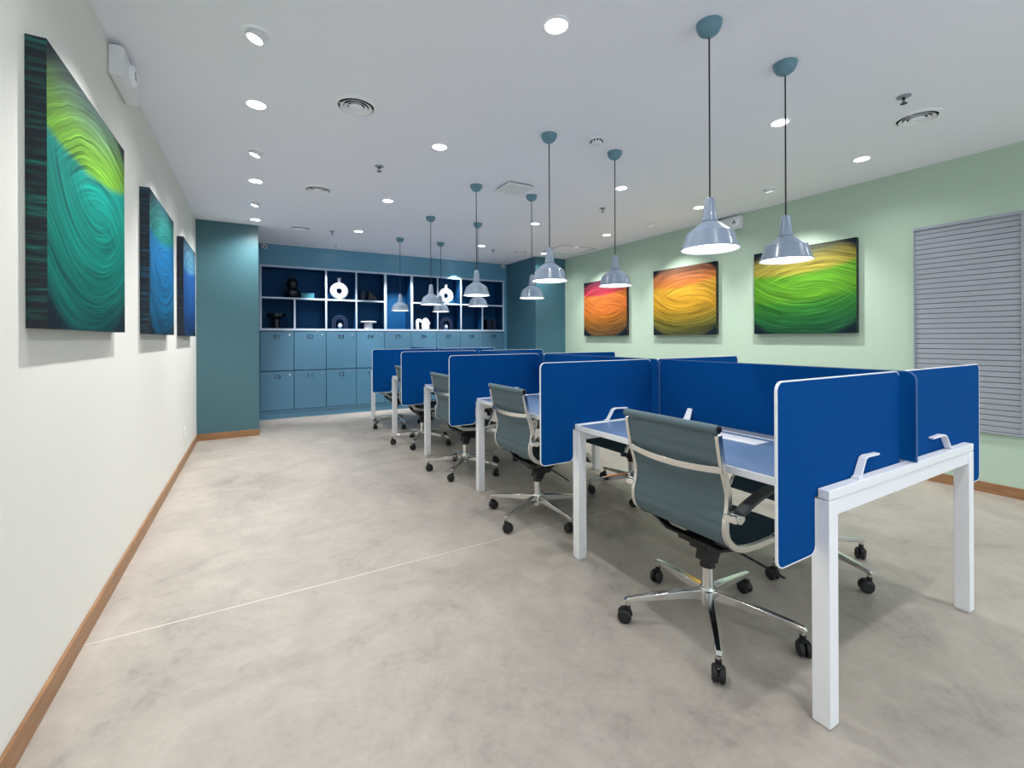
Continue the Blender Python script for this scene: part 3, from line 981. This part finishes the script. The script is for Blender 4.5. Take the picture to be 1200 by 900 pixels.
hs.strap(spline([(0.03, 0, 0.13), (0.055, 0, 0.08), (0.06, 0, 0.0)], 6), (0, 1, 0), 0.032, 0.05)
hs.strap(spline([(0.0, 0, 0.12), (-0.005, 0, 0.06), (0.005, 0, 0.0)], 6), (0, 1, 0), 0.028, 0.02)
ornament('animal_figure', hs, M['ceramic'], (2.61, YI, ZS1), 'white stylised animal figure on the shelf above locker 06', 'figurine', bevel=0.008)
bx = MB()
for k, (a, b, hh) in enumerate(((-0.108, -0.062, 0.2), (-0.058, -0.012, 0.205), (-0.008, 0.04, 0.195), (0.044, 0.108, 0.2))):
    o = ornament('dark_book', MB().box(a, b, -0.08, 0.08, 0, hh).box(a + 0.004, b - 0.004, -0.074, 0.084, 0.003, hh - 0.003), M['navy_glaze'] if k % 2 else M['black_glaze'],
                 (3.955, YI + 0.02, ZS1), 'dark book standing above locker 09, %s of four from the lamp side' % ORD[k], 'book', 'dark books above locker 09', bevel=0.003)

# ------------------------------------------------------------------ ceiling fittings
def round_vent(x, y, label, r=0.13):
    t = thing('ceiling_vent', (x, y, H), label, 'vent', 'round air diffusers in the ceiling')
    MB().lathe([(0.0, -0.001), (r * 0.86, -0.001)], 40, cap1=False).build('duct_opening', M['dark_void'], t)
    k = r / 0.13
    MB().lathe([(0.13 * k, 0.0), (0.129 * k, -0.006), (0.108 * k, -0.01), (0.104 * k, -0.004), (0.106 * k, -0.001)], 48, cap0=False, cap1=False).build('rim', M['white'], t)
    for (a, b) in ((0.094, 0.074), (0.07, 0.052)):
        MB().lathe([(a * k, -0.013), (a * k - 0.002, -0.0145), (b * k, -0.004), (b * k + 0.002, -0.0025)], 40, cap0=False, cap1=False).build('cone_ring', M['white'], t)
    MB().lathe([(0.0, -0.0165), (0.03 * k, -0.016), (0.044 * k, -0.011), (0.04 * k, -0.004), (0, -0.004)], 36).build('centre_disc', M['white'], t)
    MB().box(-0.1 * k, 0.1 * k, -0.004, 0.004, -0.006, -0.002).build('bridge', M['white'], t)
round_vent(0.545, 2.865, 'round white air vent in the ceiling over the aisle, third from the lockers')
round_vent(0.53, 4.64, 'round white air vent in the ceiling over the aisle, second from the lockers')
round_vent(0.514, 6.35, 'round white air vent in the ceiling in front of locker 01')
round_vent(3.755, 1.235, 'round white air vent in the ceiling in front of the slatted blind')
round_vent(3.85, 6.43, 'round white air vent in the ceiling in front of locker 09')

def sprinkler(x, y, label):
    t = thing('fire_sprinkler', (x, y, H), label, 'sprinkler', 'fire sprinklers in the ceiling')
    MB().lathe([(0.036, 0.0), (0.035, -0.004), (0.016, -0.008)], 24).build('escutcheon', M['grey_plastic'], t)
    s = MB().cyl((0, 0, -0.006), (0, 0, -0.02), 0.008, n=12)
    for q in (-1, 1):
        s.tube([(q * 0.006, 0, -0.02), (q * 0.013, 0, -0.03), (q * 0.004, 0, -0.042)], 0.0025, 8)
    s.build('frame', M['black'], t)
    MB().cyl((0, 0, -0.042), (0, 0, -0.0445), 0.017, n=18).build('deflector', M['black'], t)
sprinkler(0.9, 3.775, 'dark fire sprinkler in the ceiling over the aisle, between the second and third downlight')
sprinkler(0.894, 6.352, 'dark fire sprinkler in the ceiling over the aisle, close to the lockers')
sprinkler(3.353, 1.164, 'dark fire sprinkler in the ceiling near the air vent before the slatted blind')
sprinkler(3.33, 3.803, 'dark fire sprinkler in the ceiling in front of the yellow canvas')
sprinkler(3.35, 6.457, 'dark fire sprinkler in the ceiling in front of locker 08')

t = thing('smoke_detector', (2.135, 2.5, H), 'white round smoke detector on the ceiling between pendant lamps', 'smoke detector')
MB().lathe([(0.05, 0), (0.05, -0.012), (0.046, -0.016)], 32).build('base', M['white_matte'], t)
MB().lathe([(0.04, -0.017), (0.038, -0.032), (0.028, -0.04), (0.0, -0.041)], 32).build('sensor_cap', M['white_matte'], t)
gr = MB()
for k in range(12):
    a = 2 * math.pi * k / 12
    gr.box(0.0415 * math.cos(a) - 0.004, 0.0415 * math.cos(a) + 0.004, 0.0415 * math.sin(a) - 0.004, 0.0415 * math.sin(a) + 0.004, -0.026, -0.0165)
gr.build('slots', M['dark_void'], t)

t = thing('ceiling_panel', (2.132, 3.67, H), 'square white panel hung just below the ceiling between pendant lamps', 'ceiling panel')
MB().box(-0.13, 0.13, -0.13, 0.13, -0.03, -0.012).build('plate', M['white_matte'], t, bevel=0.004)
MB().box(-0.1, 0.1, -0.1, 0.1, -0.012, 0).build('neck', M['dark_void'], t)

t = thing('ceiling_hatch', (4.42, 5.87, H), 'square access hatch outlined in the ceiling near the green wall', 'hatch')
MB().box(-0.29, 0.29, -0.29, 0.29, -0.004, 0).build('hatch_door', M['ceiling'], t, bevel=0.001)
hf = MB()
for s in (-1, 1):
    hf.box(-0.31, 0.31, min(s * 0.298, s * 0.31), max(s * 0.298, s * 0.31), -0.005, 0)
    hf.box(min(s * 0.298, s * 0.31), max(s * 0.298, s * 0.31), -0.298, 0.298, -0.005, 0)
hf.build('hatch_frame', M['grey_plastic'], t)

t = thing('ceiling_speaker', (4.256, 2.875, H), 'flat square white grille on the ceiling in front of the emergency light', 'speaker')
MB().box(-0.085, 0.085, -0.085, 0.085, -0.004, 0).build('frame', M['white_matte'], t, bevel=0.001)
MB().box(-0.07, 0.07, -0.07, 0.07, -0.006, -0.004).build('grille', M['white'], t)

def emergency_light(loc, rz, hx, label):
    """front faces local -y"""
    t = thing('emergency_light', loc, label, 'emergency light', 'white emergency light boxes')
    t.rotation_euler = (0, 0, rz)
    b = MB().box(-0.175, 0.175, -0.06, 0, 0, 0.145)
    b.build('housing', M['white_matte'], t, bevel=0.012, seg=3)
    hd = MB(); hd.x = Matrix.Translation((hx, -0.06, 0.078)) @ Matrix.Rotation(R(90), 4, 'X')
    hd.lathe([(0.05, -0.002), (0.05, 0.012), (0.044, 0.02), (0.03, 0.021), (0.028, 0.014), (0.0, 0.014)], 30)
    h = hd.build('lamp_head', M['white'], t)
    dots = MB()
    for a in (90, 210, 330):
        cx, cz = hx + 0.013 * math.cos(R(a)), 0.078 + 0.013 * math.sin(R(a))
        dots.cyl((cx, -0.0745, cz), (cx, -0.078, cz), 0.009, n=14)
    dots.build('lamp_cell', M['black'], h)
    MB().cyl((-0.04, -0.06, 0.03), (-0.04, -0.063, 0.03), 0.006, n=12).build('indicator', M['lens'] if False else M['ceramic'], t)
    MB().box(-0.13, -0.06, -0.03, 0, 0.145, 0.162).build('mount_bracket', M['grey_plastic'], t)
emergency_light((XL, 2.96, 2.462), R(90), -0.02, 'white emergency light box high on the white wall near the ceiling')
emergency_light((XR, 3.34, 2.455), R(-90), 0.1, 'white emergency light box high on the green wall near the ceiling')

def wall_camera(x, y, z, rz, label):
    t = thing('security_camera', (x, y, z), label, 'camera', 'small white security cameras')
    t.rotation_euler = (0, 0, rz)
    MB().cyl((0, 0, 0), (0, -0.012, 0), 0.028, n=20).build('wall_mount', M['white_matte'], t)
    MB().cyl((0, -0.012, 0), (0, -0.04, -0.008), 0.011, n=12).build('arm', M['white_matte'], t)
    b = MB().cyl((0, -0.03, 0), (0.0, -0.1, -0.03), 0.03, 0.03, 20).build('body', M['white_matte'], t, bevel=0.004)
    MB().cyl((0, -0.1, -0.03), (0, -0.104, -0.0317), 0.015, n=20).build('lens', M['black'], b)
wall_camera(0.105, YB, 2.592, R(20), 'small white security camera beside the teal pillar above locker 01')
wall_camera(4.17, YB, 2.592, R(-20), 'small white security camera in the corner above locker 09')

t = thing('wall_outlet', (XL, 5.41, 0.284), 'small white power outlet low on the white wall near the pillar', 'outlet')
MB().box(0, 0.008, -0.038, 0.038, -0.058, 0.058).build('plate', M['white_matte'], t, bevel=0.002)
for z in (-0.022, 0.022):
    MB().box(0.008, 0.01, -0.016, 0.016, z - 0.014, z + 0.014).build('socket', M['white'], t)
